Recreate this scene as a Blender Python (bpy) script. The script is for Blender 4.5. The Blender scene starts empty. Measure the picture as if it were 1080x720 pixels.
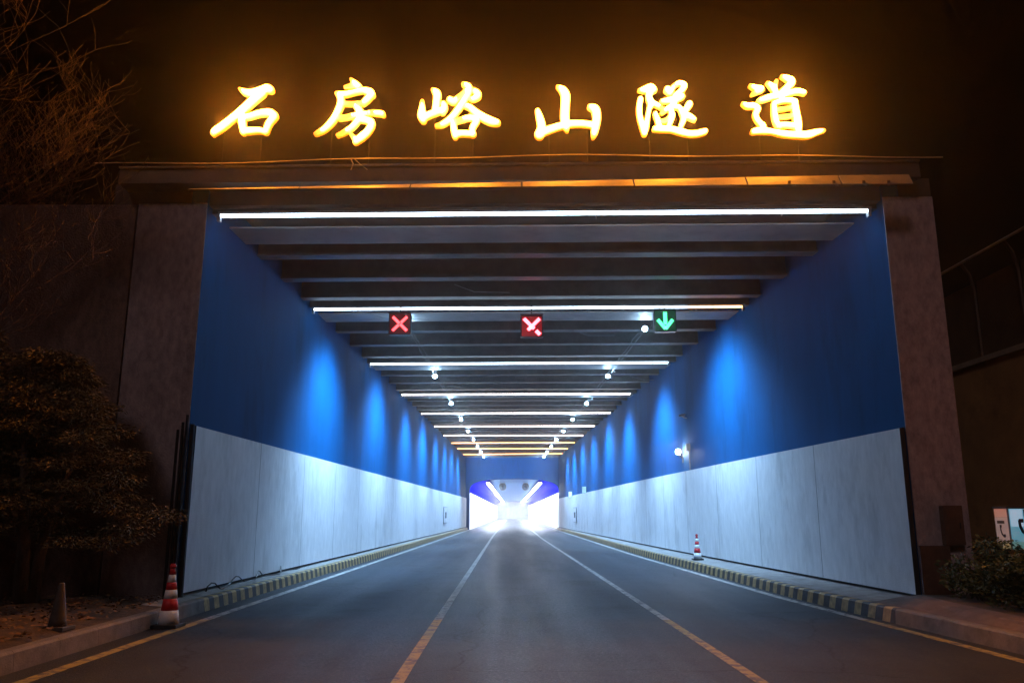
import bpy, math, random
import numpy as np
from mathutils import Vector, Matrix
R = math.radians
random.seed(7)
scn = bpy.context.scene
col = scn.collection

# ------------------------------------------------------------------ mesh helper
class MB:
    def __init__(s): s.v = []; s.f = []; s.m = []; s.slots = []
    def slot(s, mat):
        if mat is None: return 0
        if mat not in s.slots: s.slots.append(mat)
        return s.slots.index(mat)
    def poly(s, pts, mat=None):
        b = len(s.v); s.v += [tuple(p) for p in pts]; s.f.append(tuple(range(b, b+len(pts)))); s.m.append(s.slot(mat)); return s
    def hexa(s, p, mat=None):       # p: 4 bottom (ccw from above) + 4 top
        b = len(s.v); s.v += [tuple(q) for q in p]; k = s.slot(mat)
        for f in ((3,2,1,0),(4,5,6,7),(0,1,5,4),(1,2,6,5),(2,3,7,6),(3,0,4,7)):
            s.f.append(tuple(b+i for i in f)); s.m.append(k)
        return s
    def box(s, x0,x1,y0,y1,z0,z1, mat=None):
        return s.hexa([(x0,y0,z0),(x1,y0,z0),(x1,y1,z0),(x0,y1,z0),(x0,y0,z1),(x1,y0,z1),(x1,y1,z1),(x0,y1,z1)], mat)
    def cbox(s, x0,x1,y0,y1,z0,z1,c,mat=None):   # box with chamfered edges round the x-z outline and front
        prof = [(x0+c,z0),(x1-c,z0),(x1,z0+c),(x1,z1-c),(x1-c,z1),(x0+c,z1),(x0,z1-c),(x0,z0+c)]
        return s.prism([(x,y0,z) for x,z in prof], (0,y1-y0,0), mat)
    def prism(s, base, d, mat=None):
        n = len(base); b = len(s.v); k = s.slot(mat)
        s.v += [tuple(p) for p in base] + [tuple(Vector(p)+Vector(d)) for p in base]
        s.f.append(tuple(range(b+n-1, b-1, -1))); s.f.append(tuple(range(b+n, b+2*n))); s.m += [k,k]
        for i in range(n):
            j = (i+1) % n; s.f.append((b+i,b+j,b+n+j,b+n+i)); s.m.append(k)
        return s
    def tube(s, pts, rad, n=6, mat=None, cap=True):
        pts = [Vector(p) for p in pts]; k = s.slot(mat)
        if not hasattr(rad, '__len__'): rad = [rad]*len(pts)
        b = len(s.v)
        t0 = (pts[1]-pts[0]).normalized()
        u = t0.orthogonal().normalized()
        for i, p in enumerate(pts):
            t = (pts[min(i+1,len(pts)-1)]-pts[max(i-1,0)]).normalized()
            u = (u - t*u.dot(t)); u = u.normalized() if u.length > 1e-6 else t.orthogonal().normalized()
            w = t.cross(u)
            for j in range(n):
                a = 2*math.pi*j/n
                s.v.append(tuple(p + (u*math.cos(a)+w*math.sin(a))*rad[i]))
        for i in range(len(pts)-1):
            for j in range(n):
                a = b+i*n+j; c = b+i*n+(j+1)%n
                s.f.append((a,c,c+n,a+n)); s.m.append(k)
        if cap:
            s.f.append(tuple(b+j for j in range(n-1,-1,-1))); s.m.append(k)
            e = b+(len(pts)-1)*n; s.f.append(tuple(e+j for j in range(n))); s.m.append(k)
        return s
    def lathe(s, prof, n=20, mat=None, c=(0,0,0)):    # prof [(r,z)] about z
        b = len(s.v); k = s.slot(mat)
        for r,z in prof:
            for j in range(n):
                a = 2*math.pi*j/n; s.v.append((c[0]+r*math.cos(a), c[1]+r*math.sin(a), c[2]+z))
        for i in range(len(prof)-1):
            for j in range(n):
                a=b+i*n+j; d=b+i*n+(j+1)%n; s.f.append((a,d,d+n,a+n)); s.m.append(k)
        s.f.append(tuple(b+j for j in range(n-1,-1,-1))); s.m.append(k)
        e=b+(len(prof)-1)*n; s.f.append(tuple(e+j for j in range(n))); s.m.append(k)
        return s
    def build(s, name, mat=None, parent=None, smooth=False, loc=None):
        me = bpy.data.meshes.new(name); me.from_pydata(s.v, [], s.f)
        sl = s.slots if s.slots else [mat]
        for m in sl: me.materials.append(m)
        if s.slots: me.polygons.foreach_set('material_index', s.m)
        if smooth: me.polygons.foreach_set('use_smooth', [True]*len(s.f))
        me.update()
        o = bpy.data.objects.new(name, me); col.objects.link(o)
        if parent: o.parent = parent
        if loc: o.location = loc
        return o

def tag(o, label=None, cat=None, group=None, kind=None):
    if label: o['label'] = label
    if cat: o['category'] = cat
    if group: o['group'] = group
    if kind: o['kind'] = kind
    return o
def empty(name, loc, label, cat, group=None, rz=0):
    o = bpy.data.objects.new(name, None); col.objects.link(o); o.location = loc; o.rotation_euler = (0,0,rz)
    o.empty_display_size = .2
    return tag(o, label, cat, group)
def copy_tree(o, parent=None):
    c = o.copy(); col.objects.link(c)
    if parent: c.parent = parent
    for ch in [x for x in bpy.data.objects if x.parent == o]: copy_tree(ch, c)
    return c

# ------------------------------------------------------------------ materials
def new_mat(name):
    m = bpy.data.materials.new(name); m.use_nodes = True
    nt = m.node_tree; bs = nt.nodes['Principled BSDF']; return m, nt, bs
def mat(name, c, rough=.7, var=.25, scale=3, metal=0, bump=0, bscale=30, stretch=None, spec=.5, grime=0, gscale=.7):
    m, nt, bs = new_mat(name); N = nt.nodes; L = nt.links
    bs.inputs['Roughness'].default_value = rough; bs.inputs['Metallic'].default_value = metal
    bs.inputs['Specular IOR Level'].default_value = spec
    tc = N.new('ShaderNodeTexCoord'); src = tc.outputs['Object']
    if stretch:
        mp = N.new('ShaderNodeMapping'); mp.inputs['Scale'].default_value = stretch; L.new(src, mp.inputs['Vector']); ss = mp.outputs['Vector']
    else: ss = src
    nz = N.new('ShaderNodeTexNoise'); nz.inputs['Scale'].default_value = scale; nz.inputs['Detail'].default_value = 6; nz.inputs['Roughness'].default_value = .65
    L.new(ss, nz.inputs['Vector'])
    cr = N.new('ShaderNodeMapRange'); cr.inputs['From Min'].default_value = .3; cr.inputs['From Max'].default_value = .7
    cr.inputs['To Min'].default_value = 1-var; cr.inputs['To Max'].default_value = 1+var
    L.new(nz.outputs['Fac'], cr.inputs['Value'])
    fac = cr.outputs['Result']
    if grime:
        n2 = N.new('ShaderNodeTexNoise'); n2.inputs['Scale'].default_value = gscale; n2.inputs['Detail'].default_value = 8; n2.inputs['Roughness'].default_value = .7
        L.new(ss, n2.inputs['Vector'])
        c2 = N.new('ShaderNodeMapRange'); c2.inputs['From Min'].default_value = .52; c2.inputs['From Max'].default_value = .68
        c2.inputs['To Min'].default_value = 1; c2.inputs['To Max'].default_value = 1-grime; L.new(n2.outputs['Fac'], c2.inputs['Value'])
        mm = N.new('ShaderNodeMath'); mm.operation = 'MULTIPLY'; L.new(fac, mm.inputs[0]); L.new(c2.outputs['Result'], mm.inputs[1]); fac = mm.outputs[0]
    mx = N.new('ShaderNodeVectorMath'); mx.operation = 'SCALE'; mx.inputs[0].default_value = c
    L.new(fac, mx.inputs['Scale']); L.new(mx.outputs['Vector'], bs.inputs['Base Color'])
    if bump:
        n3 = N.new('ShaderNodeTexNoise'); n3.inputs['Scale'].default_value = bscale; n3.inputs['Detail'].default_value = 5; L.new(src, n3.inputs['Vector'])
        b = N.new('ShaderNodeBump'); b.inputs['Strength'].default_value = bump; b.inputs['Distance'].default_value = .02
        L.new(n3.outputs['Fac'], b.inputs['Height']); L.new(b.outputs['Normal'], bs.inputs['Normal'])
    return m
def emit(name, c, s, base=(.8,.8,.8)):
    m, nt, bs = new_mat(name)
    bs.inputs['Base Color'].default_value = (*base,1); bs.inputs['Emission Color'].default_value = (*c,1); bs.inputs['Emission Strength'].default_value = s
    return m

def asphalt():
    m = mat('asphalt', (.036,.043,.054), .62, .22, 1.1, bump=1, bscale=45, grime=.4, gscale=.5, spec=.19)
    nt = m.node_tree; N = nt.nodes; L = nt.links; bs = N['Principled BSDF']
    # fine aggregate flecks and worn wheel tracks
    src = N['Texture Coordinate'].outputs['Object']
    v = N.new('ShaderNodeTexNoise'); v.inputs['Scale'].default_value = 22; v.inputs['Detail'].default_value = 5; v.inputs['Roughness'].default_value = .8; L.new(src, v.inputs['Vector'])
    mr = N.new('ShaderNodeMapRange'); mr.inputs['From Min'].default_value=.35; mr.inputs['From Max'].default_value=.7; mr.inputs['To Min'].default_value=.25; mr.inputs['To Max'].default_value=2.0
    L.new(v.outputs['Fac'], mr.inputs['Value'])
    w = N.new('ShaderNodeMapping'); w.inputs['Scale'].default_value = (.8,.05,1); L.new(src, w.inputs['Vector'])
    tr = N.new('ShaderNodeTexNoise'); tr.inputs['Scale'].default_value = 1.3; tr.inputs['Detail'].default_value = 3; L.new(w.outputs['Vector'], tr.inputs['Vector'])
    m2 = N.new('ShaderNodeMapRange'); m2.inputs['From Min'].default_value=.35; m2.inputs['From Max'].default_value=.65; m2.inputs['To Min'].default_value=.85; m2.inputs['To Max'].default_value=1.12
    L.new(tr.outputs['Fac'], m2.inputs['Value'])
    mu = N.new('ShaderNodeMath'); mu.operation='MULTIPLY'; L.new(mr.outputs['Result'], mu.inputs[0]); L.new(m2.outputs['Result'], mu.inputs[1])
    old = bs.inputs['Base Color'].links[0].from_socket
    sc = N.new('ShaderNodeVectorMath'); sc.operation='SCALE'; L.new(old, sc.inputs[0]); L.new(mu.outputs[0], sc.inputs['Scale']); L.new(sc.outputs['Vector'], bs.inputs['Base Color'])
    rr = N.new('ShaderNodeMapRange'); rr.inputs['From Min'].default_value=.35; rr.inputs['From Max'].default_value=.65; rr.inputs['To Min'].default_value=.44; rr.inputs['To Max'].default_value=.56
    L.new(tr.outputs['Fac'], rr.inputs['Value'])
    r2 = N.new('ShaderNodeMapRange'); r2.inputs['From Min'].default_value=.35; r2.inputs['From Max'].default_value=.65; r2.inputs['To Min'].default_value=-.14; r2.inputs['To Max'].default_value=.16
    L.new(v.outputs['Fac'], r2.inputs['Value'])
    ad = N.new('ShaderNodeMath'); ad.operation='ADD'; L.new(rr.outputs['Result'], ad.inputs[0]); L.new(r2.outputs['Result'], ad.inputs[1]); L.new(ad.outputs[0], bs.inputs['Roughness'])
    # thin tar-filled cracks
    cw = N.new('ShaderNodeTexNoise'); cw.inputs['Scale'].default_value=.7; cw.inputs['Detail'].default_value=5; L.new(src, cw.inputs['Vector'])
    cv = N.new('ShaderNodeVectorMath'); cv.operation='ADD'; L.new(src, cv.inputs[0]); L.new(cw.outputs['Color'], cv.inputs[1])
    vo = N.new('ShaderNodeTexVoronoi'); vo.feature='DISTANCE_TO_EDGE'; vo.inputs['Scale'].default_value=.16; L.new(cv.outputs['Vector'], vo.inputs['Vector'])
    cm = N.new('ShaderNodeMapRange'); cm.inputs['From Min'].default_value=.001; cm.inputs['From Max'].default_value=.005; cm.inputs['To Min'].default_value=.45; cm.inputs['To Max'].default_value=1; L.new(vo.outputs['Distance'], cm.inputs['Value'])
    s2 = N.new('ShaderNodeVectorMath'); s2.operation='SCALE'; L.new(sc.outputs['Vector'], s2.inputs[0]); L.new(cm.outputs['Result'], s2.inputs['Scale']); L.new(s2.outputs['Vector'], bs.inputs['Base Color'])
    return m
def paint_line(c=(.5,.49,.46), name='road_paint'):
    m, nt, bs = new_mat(name); N = nt.nodes; L = nt.links
    tc = N.new('ShaderNodeTexCoord'); nz = N.new('ShaderNodeTexNoise'); nz.inputs['Scale'].default_value = 6; nz.inputs['Detail'].default_value = 8; nz.inputs['Roughness'].default_value=.75
    L.new(tc.outputs['Object'], nz.inputs['Vector'])
    r = N.new('ShaderNodeValToRGB'); r.color_ramp.elements[0].position=.43; r.color_ramp.elements[0].color=(.12,.115,.11,1); r.color_ramp.elements[1].position=.52; r.color_ramp.elements[1].color=(*c,1)
    L.new(nz.outputs['Fac'], r.inputs['Fac']); L.new(r.outputs['Color'], bs.inputs['Base Color']); bs.inputs['Roughness'].default_value=.6
    return m
def kerb_stripes():
    m, nt, bs = new_mat('kerb_stripe_paint'); N = nt.nodes; L = nt.links
    tc = N.new('ShaderNodeTexCoord'); sx = N.new('ShaderNodeSeparateXYZ'); L.new(tc.outputs['Object'], sx.inputs[0])
    a = N.new('ShaderNodeMath'); a.operation='MULTIPLY_ADD'; a.inputs[1].default_value=1/.52; L.new(sx.outputs['Y'], a.inputs[0])
    zz = N.new('ShaderNodeMath'); zz.operation='MULTIPLY'; zz.inputs[1].default_value=.5; L.new(sx.outputs['Z'], zz.inputs[0]); L.new(zz.outputs[0], a.inputs[2])
    fr = N.new('ShaderNodeMath'); fr.operation='FRACT'; L.new(a.outputs[0], fr.inputs[0])
    gt = N.new('ShaderNodeMath'); gt.operation='GREATER_THAN'; gt.inputs[1].default_value=.5; L.new(fr.outputs[0], gt.inputs[0])
    nz = N.new('ShaderNodeTexNoise'); nz.inputs['Scale'].default_value=9; nz.inputs['Detail'].default_value=7; L.new(tc.outputs['Object'], nz.inputs['Vector'])
    mr = N.new('ShaderNodeMapRange'); mr.inputs['From Min'].default_value=.3; mr.inputs['From Max'].default_value=.65; mr.inputs['To Min'].default_value=.55; mr.inputs['To Max'].default_value=1.1; L.new(nz.outputs['Fac'], mr.inputs['Value'])
    mx = N.new('ShaderNodeMix'); mx.data_type='RGBA'; mx.inputs['A'].default_value=(.055,.052,.05,1); mx.inputs['B'].default_value=(.5,.34,.13,1); L.new(gt.outputs[0], mx.inputs['Factor'])
    s = N.new('ShaderNodeVectorMath'); s.operation='SCALE'; L.new(mx.outputs['Result'], s.inputs[0]); L.new(mr.outputs['Result'], s.inputs['Scale']); L.new(s.outputs['Vector'], bs.inputs['Base Color'])
    bs.inputs['Roughness'].default_value=.65
    return m

M = dict(
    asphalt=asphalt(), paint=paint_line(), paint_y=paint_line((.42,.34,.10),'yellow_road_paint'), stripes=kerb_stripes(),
    soil=mat('leaf_litter_soil', (.075,.05,.032), .9, .5, 5, bump=1, bscale=18),
    kerb=mat('kerb_concrete', (.2,.18,.165), .8, .25, 4, bump=.5, bscale=40, grime=.4, gscale=1.6),
    walk=mat('walkway_concrete', (.3,.29,.28), .8, .25, 3, bump=.5, bscale=30, grime=.5, gscale=1.2),
    pave=mat('reddish_paving', (.15,.11,.10), .85, .3, 3, bump=.5, bscale=35, grime=.35),
    facade=mat('facade_concrete', (.25,.165,.13), .85, .35, 9, bump=.8, bscale=25, stretch=(1,1,.5), grime=.4, gscale=.5),
    pillar=mat('pillar_concrete', (.40,.33,.325), .85, .3, 9, bump=.8, bscale=25, stretch=(1,1,.5), grime=.35, gscale=.45),
    blue=mat('blue_wall_paint', (.0,.072,.215), .75, .12, .8, bump=.1, bscale=14, grime=.3, gscale=.6, stretch=(1,1,.3), spec=.05),
    white=mat('white_panel', (.68,.69,.71), .6, .11, 5, bump=.6, bscale=45, grime=.26, gscale=.9, stretch=(1,1,.4)),
    dark=mat('dark_recess', (.02,.02,.02), .8, .2, 3),
    beam=mat('ceiling_steel', (.10,.088,.085), .5, .3, 2, bump=.2, bscale=12, grime=.3),
    slab=mat('deck_soffit', (.10,.09,.088), .7, .3, 1.5, grime=.3),
    soffit=mat('galvanised_soffit', (.36,.31,.28), .6, .25, 1.4, grime=.35),
    fascia=mat('brown_fascia_steel', (.10,.062,.04), .6, .25, 2, grime=.3),
    flash=mat('roof_flashing', (.22,.18,.14), .45, .2, 1.5, grime=.45, gscale=1.5),
    steel=mat('painted_steel', (.09,.085,.08), .45, .2, 6),
    rust=mat('rusty_brown_steel', (.12,.06,.035), .7, .3, 5, grime=.4),
    black=mat('black_housing', (.018,.018,.02), .4, .1, 5),
    rubber=mat('black_rubber', (.02,.02,.02), .7, .2, 8),
    conered=mat('cone_red', (.62,.02,.03), .45, .15, 8), conewhite=mat('cone_white_band', (.86,.87,.89), .4, .1, 8),
    cone_old=mat('faded_cone_plastic', (.075,.06,.05), .7, .35, 6),
    bark=mat('bark', (.085,.06,.042), .9, .4, 12, bump=1, bscale=25, stretch=(1,1,.3)),
    twig=mat('bare_twig_bark', (.075,.042,.03), .8, .3, 8),
    leafA=mat('dark_foliage', (.085,.066,.022), .7, .5, 1.5), leafB=mat('brownish_foliage', (.15,.10,.03), .7, .4, 2),
    hedgeA=mat('hedge_leaf', (.045,.075,.03), .6, .4, 3), hedgeB=mat('hedge_leaf_young', (.09,.11,.035), .6, .4, 3),
    dryleaf=mat('dry_leaf', (.2,.11,.05), .8, .5, 9),
    retain=mat('retaining_wall_render', (.56,.31,.12), .85, .2, 1, bump=.3, bscale=20, grime=.35),
    barrier=mat('barrier_panel', (.13,.085,.05), .6, .2, 2), rail=mat('barrier_rail', (.5,.4,.28), .5, .2, 4),
    cable=mat('cable_sheath', (.16,.12,.09), .5, .1, 8),
    borewhite=mat('bore_white_tile', (.8,.81,.83), .4, .08, 2), boreblue=mat('bore_blue_lining', (.0,.0015,.6), .9, .1, 1, spec=0),
    borebend=mat('bore_bend_paint', (.6,.64,.85), .6, .2, .6), borecrown=mat('bore_crown_paint', (.16,.34,.62), .6, .2, 1), grey=mat('grey_paint_metal', (.3,.31,.33), .45, .15, 4),
)
E = dict(
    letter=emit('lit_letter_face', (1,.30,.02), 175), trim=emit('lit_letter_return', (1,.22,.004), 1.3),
    s_white=emit('strip_diffuser_white', (.60,.8,1), 17), s_warm=emit('strip_diffuser_warm', (1,.86,.8), 14),
    s_pink=emit('strip_diffuser_pink', (1,.74,.66), 13), s_orange=emit('strip_diffuser_orange', (1,.42,.13), 10),
    flood=emit('floodlight_lens', (.38,.68,1), 650), lamp=emit('bracket_lamp_lens', (1,.96,.9), 300),
    red=emit('red_led', (1,.06,.07), 4.2), redhot=emit('bright_red_led', (1,.09,.12), 9), redlens=emit('red_led_matrix', (1,.02,.03), .06, (.05,.005,.005)),
    redlens2=emit('glowing_red_led_matrix', (1,.01,.03), .22, (.05,.005,.005)),
    green=emit('green_led', (.06,1,.3), 3), greenlens=emit('green_led_matrix', (.02,1,.4), .03, (.005,.05,.02)),
    evac=emit('evacuation_sign_face', (.35,1,.7), .4), boreline=emit('bore_line_light', (.8,.9,1), 125),
    phone_a=emit('phone_panel_pale', (.62,.42,.38), .16), phone_o=emit('phone_panel_orange', (.9,.28,.12), .22), phone_b=emit('phone_panel_cyan', (.08,.45,.62), .42),
    phone_w=emit('phone_panel_white', (.45,.72,.95), .5), phone_t=emit('phone_panel_teal', (.06,.35,.34), .35), phone_y=emit('phone_panel_yellow', (.5,.45,.2), .2),
    phone_d=emit('phone_panel_ink', (.02,.03,.06), .1, (.03,.03,.04)),
)
E['phone_d'] = mat('phone_panel_ink_print', (.02,.025,.05), .6, .1, 5)

# ------------------------------------------------------------------ plan of the tunnel: Y -> x of each wall face
def interp(tab, y):
    return float(np.interp(y, [t[0] for t in tab], [t[1] for t in tab]))
WL = [(10,-6.7),(16.3,-6.6),(92,-5.5),(100,-5.5)]
WR = [(10,8.1),(16.3,7.9),(24.5,7.5),(34,7.1),(43.5,6.8),(52,6.6),(60,6.4),(67.5,6.18),(81.6,5.82),(92,5.6),(100,5.55)]
wl = lambda y: interp(WL, y)
wr = lambda y: interp(WR, y)
G = -.22                                      # road level; walkway and verge are at about 0
KL = [(-20,-6.1),(16,-5.98),(45,-5.62),(97,-5.2),(290,-5.0)]           # kerb faces
KR = [(-20,8.6),(4,7.4),(9,7.05),(10.9,6.96),(14.6,6.66),(18.9,6.34),(29,6.1),(38,5.85),(60,5.6),(97,5.25),(290,5.3)]
kl = lambda y: interp(KL, y); kr = lambda y: interp(KR, y)
Y0, YE = 16.3, 97.0
def skew(x): return Y0 + .05 - .02*x          # the portal is a little out of square with the road
YS = [16.6,20,24.5,29,34,39,43.5,48,52,56,60,64,67.5,71,75,81.6,87,92,97]

# ------------------------------------------------------------------ setting
tag(MB().box(-140,140,-60,290,-.6,G-.012).build('ground', M['soil']), kind='structure')
b = MB()
ys = [-40,0,8,10,13.6,16,17.4,25,36,50,68,85,97,130,170,220,280]
for a, c in zip(ys, ys[1:]):
    b.poly([(kl(a)-.05,a,G),(kr(a)+.05,a,G),(kr(c)+.05,c,G),(kl(c)-.05,c,G)])
tag(b.build('road', M['asphalt']), kind='structure')
def line(tab, w, name):
    b = MB(); st = np.linspace(tab[0][0], tab[-1][0], 70)
    st = sorted(list(st)+[15.2])
    for a, c in zip(st, st[1:]):
        xa, xc = interp(tab,a), interp(tab,c)
        b.poly([(xa-w/2,a,G+.004),(xa+w/2,a,G+.004),(xc+w/2,c,G+.004),(xc-w/2,c,G+.004)], M['paint_y'] if c < 15.25 else M['paint'])  # lines are yellow outside the mouth, whitish from there on
    return tag(b.build(name), kind='structure')
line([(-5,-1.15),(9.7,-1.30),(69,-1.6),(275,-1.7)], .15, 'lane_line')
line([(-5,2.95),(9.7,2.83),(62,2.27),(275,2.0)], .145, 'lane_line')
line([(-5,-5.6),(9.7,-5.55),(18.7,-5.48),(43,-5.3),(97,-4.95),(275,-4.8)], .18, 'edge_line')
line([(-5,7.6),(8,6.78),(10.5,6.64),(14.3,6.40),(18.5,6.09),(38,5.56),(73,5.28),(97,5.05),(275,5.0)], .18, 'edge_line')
def kerb(f, sgn, ya, yb, n, m, w=.2, h=.03):
    b = MB(); st = np.linspace(ya, yb, n)
    for a, c in zip(st, st[1:]):
        xa, xc = f(a), f(c)
        P = lambda off, z: ((xa+sgn*off, a+.0, z), (xc+sgn*off, c-.006, z))
        pr = [P(.0,G-.05),P(.02,h-.03),P(.05,h),P(w,h),P(w,G-.05)]
        for q, r in zip(pr, pr[1:]): b.poly([q[0],q[1],r[1],r[0]])
        b.poly([p[0] for p in pr]); b.poly([p[1] for p in pr][::-1])
    return tag(b.build('kerb', m), kind='structure')
kerb(kl,-1,-12,16.4,29,M['kerb']); kerb(kl,-1,16.4,97,82,M['stripes'])
kerb(kr,1,-12,14.7,27,M['kerb']); kerb(kr,1,14.7,97,84,M['stripes'])
# raised walkways between kerb and wall
def walkway(fk, fw, sgn, ya):
    b = MB(); st = [ya]+[y for y in YS if y > ya]
    for a, c in zip(st, st[1:]):
        b.poly([(fk(a)+sgn*.2,a,.026),(fw(a)+sgn*.02,a,.06),(fw(c)+sgn*.02,c,.06),(fk(c)+sgn*.2,c,.026)])
    return tag(b.build('walkway', M['walk']), kind='structure')
walkway(kl, wl, -1, 15.0); walkway(kr, wr, 1, 14.2)
# planted verge beside the approach, with a kerb lip
b = MB(); nx, ny = 26, 40
def vz(x, y): return .02 + .05*math.sin(x*1.7+y*.6) + .04*math.sin(x*3.1-y*1.9) + .03*random.random()
xs = np.linspace(-17, -6.22, nx); yy = np.linspace(-12, 16.25, ny)
for j in range(ny):
    for i in range(nx): b.v.append((xs[i], yy[j], vz(xs[i],yy[j]) if i < nx-1 else .01))
for j in range(ny-1):
    for i in range(nx-1): k=j*nx+i; b.f.append((k,k+1,k+nx+1,k+nx)); b.m.append(0)
tag(b.build('verge_soil', M['soil'], smooth=True), kind='structure')
b = MB()
for i in range(2600):
    x = random.uniform(-10.5,-6.25); y = random.uniform(8.5,16.2); z = .07+random.random()*.06; a = random.uniform(0,6.28); s = random.uniform(.02,.055); t = random.uniform(-.03,.03)
    dx, dy = math.cos(a)*s, math.sin(a)*s
    b.poly([(x-dx,y-dy,z),(x+dy*.5,y-dx*.5,z+t),(x+dx,y+dy,z+t*.5),(x-dy*.5,y+dx*.5,z-t*.3)])
tag(b.build('fallen_leaves', M['dryleaf']), kind='stuff')
# reddish paved apron with a planter kerb on the hedge side
b = MB()
st = [(-12,8.42,9.5),(4,7.6,8.3),(9,7.25,7.75),(10.9,7.16,7.62),(13,6.99,7.6),(14.6,6.86,7.62),(15.9,6.76,7.75)]
for p, q in zip(st, st[1:]):
    b.poly([(p[1],p[0],.026),(p[1]+.12,p[0],.03),(q[1]+.12,q[0],.03),(q[1],q[0],.026)])
    b.poly([(p[1]+.12,p[0],.03),(p[2]-.3,p[0],.13),(q[2]-.3,q[0],.13),(q[1]+.12,q[0],.03)])
    b.poly([(p[2]-.3,p[0],.13),(p[2],p[0],.145),(q[2],q[0],.145),(q[2]-.3,q[0],.13)])
tag(b.build('paved_apron', M['pave']), kind='structure')
b = MB()
for p, q in zip(st, st[1:]): b.poly([(p[2],p[0],.145),(10.69,p[0],.15),(10.69,q[0],.15),(q[2],q[0],.145)])
tag(b.build('planting_soil', M['soil']), kind='structure')

# ------------------------------------------------------------------ tunnel walls (blue paint above, white panels below)
def tunnel_wall(f, sgn, label, z1):
    r = empty('tunnel_wall', (0,0,0), label, 'wall', 'side walls of the tunnel canopy')
    b = MB(); st = [skew(f(Y0))]+YS
    for i, (a, c) in enumerate(zip(st, st[1:])):
        xa, xc = f(a), f(c); o = sgn*.35
        p = [(xa,a),(xc,c),(xc+o,c),(xa+o,a)]
        if sgn < 0: p = p[::-1]
        b.poly([(xa,a,-.3),(xc,c,-.3),(xc,c,8.72),(xa,a,8.72)])
        b.poly([(xa+o,a,-.3),(xa+o,a,8.72),(xc+o,c,8.72),(xc+o,c,-.3)])
        b.poly([(xa,a,8.72),(xc,c,8.72),(xc+o,c,8.72),(xa+o,a,8.72)])
        if i == 0: b.poly([(xa,a,-.3),(xa,a,8.72),(xa+o,a,8.72),(xa+o,a,-.3)])
    b.build('blue_wall', M['blue'], r)
    # white cladding panels, 4.2 m each, standing 12 cm proud of the wall with a dark gap under them
    y = skew(f(Y0)) + (.03 if sgn < 0 else -.02); k = 0
    while y < YE-.3:
        yb = min(y+4.2, YE-.3); pts = [y+.009]+[t for t in YS if y+.1 < t < yb-.1]+[yb-.009]
        b = MB()
        for a, c in zip(pts, pts[1:]):
            xa, xc = f(a)-sgn*.03, f(c)-sgn*.03; t = -sgn*.1
            q = [(xa,a),(xc,c),(xc+t,c),(xa+t,a)]
            zb = .12
            b.poly([(xa+t,a,zb),(xc+t,c,zb),(xc+t,c,z1),(xa+t,a,z1)], M['white'])
            b.poly([(xa+t,a,z1),(xc+t,c,z1),(xc,c,z1+.02),(xa,a,z1+.02)], M['white'])
            b.poly([(xa+t,a,zb),(xa,a,zb),(xc,c,zb),(xc+t,c,zb)], M['white'])
            if a == pts[0]: b.poly([(xa,a,zb),(xa+t,a,zb),(xa+t,a,z1),(xa,a,z1+.02)], M['dark'])
            if c == pts[-1]: b.poly([(xc,c,zb),(xc,c,z1+.02),(xc+t,c,z1),(xc+t,c,zb)], M['white'])
        b.build('white_panel', M['white'], r); y = yb; k += 1
    # dark strip painting in the shade of the gap under the panels
    b = MB()
    for a, c in zip(YS, YS[1:]):
        xa, xc = f(a)-sgn*.012, f(c)-sgn*.012
        b.poly([(xa,a,.062),(xc,c,.062),(xc,c,.2),(xa,a,.2)])
    b.build('gap_strip', M['dark'], r)
    return r
tunnel_wall(wl, -1, 'blue tunnel wall with white lower panels, on the tree side of the road', 3.40)
tunnel_wall(wr, 1, 'blue tunnel wall with white lower panels that carries the bracket lamp', 3.32)

# portal faces
fr = empty('portal_wing_wall', (-6.6,16.4,0), 'dark brown concrete wing wall behind the shrubs beside the tunnel mouth', 'wall')
def place(o, r): o.location = -r.location
r = fr; xi = wl(Y0)-.003; b = MB()
b.hexa([(-22,skew(-22)-.3,-.3),(-8.15,skew(-8.15),-.3),(-8.15,skew(-8.15)+.6,-.3),(-22,skew(-22)+.3,-.3)]+[(-22,skew(-22)-.3,8.2),(-8.15,skew(-8.15),8.2),(-8.15,skew(-8.15)+.6,8.2),(-22,skew(-22)+.3,8.2)])
place(b.build('wing_wall', M['facade'], r), r)
b = MB().hexa([(-8.1,skew(-8.1)-.02,-.3),(xi,skew(xi)-.02,-.3),(xi,skew(xi)+.5,-.3),(-8.1,skew(-8.1)+.5,-.3)]+[(-8.1,skew(-8.1)-.02,8.22),(xi,skew(xi)-.02,8.22),(xi,skew(xi)+.5,8.22),(-8.1,skew(-8.1)+.5,8.22)])
place(b.build('pilaster', M['pillar'], r), r)
r = empty('portal_pillar', (8.4,16.2,0), 'tall grey concrete pillar at the tunnel mouth on the hedge side', 'pillar')
xi = wr(Y0)+.003; b = MB()
b.hexa([(xi,skew(xi)-.02,-.3),(8.95,skew(8.95)-.02,-.3),(8.95,skew(8.95)+1.2,-.3),(xi,skew(xi)+1.2,-.3)]+[(xi,skew(xi)-.02,8.24),(8.95,skew(8.95)-.02,8.24),(8.95,skew(8.95)+1.2,8.24),(xi,skew(xi)+1.2,8.24)])
place(b.build('shaft', M['pillar'], r), r)

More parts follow.
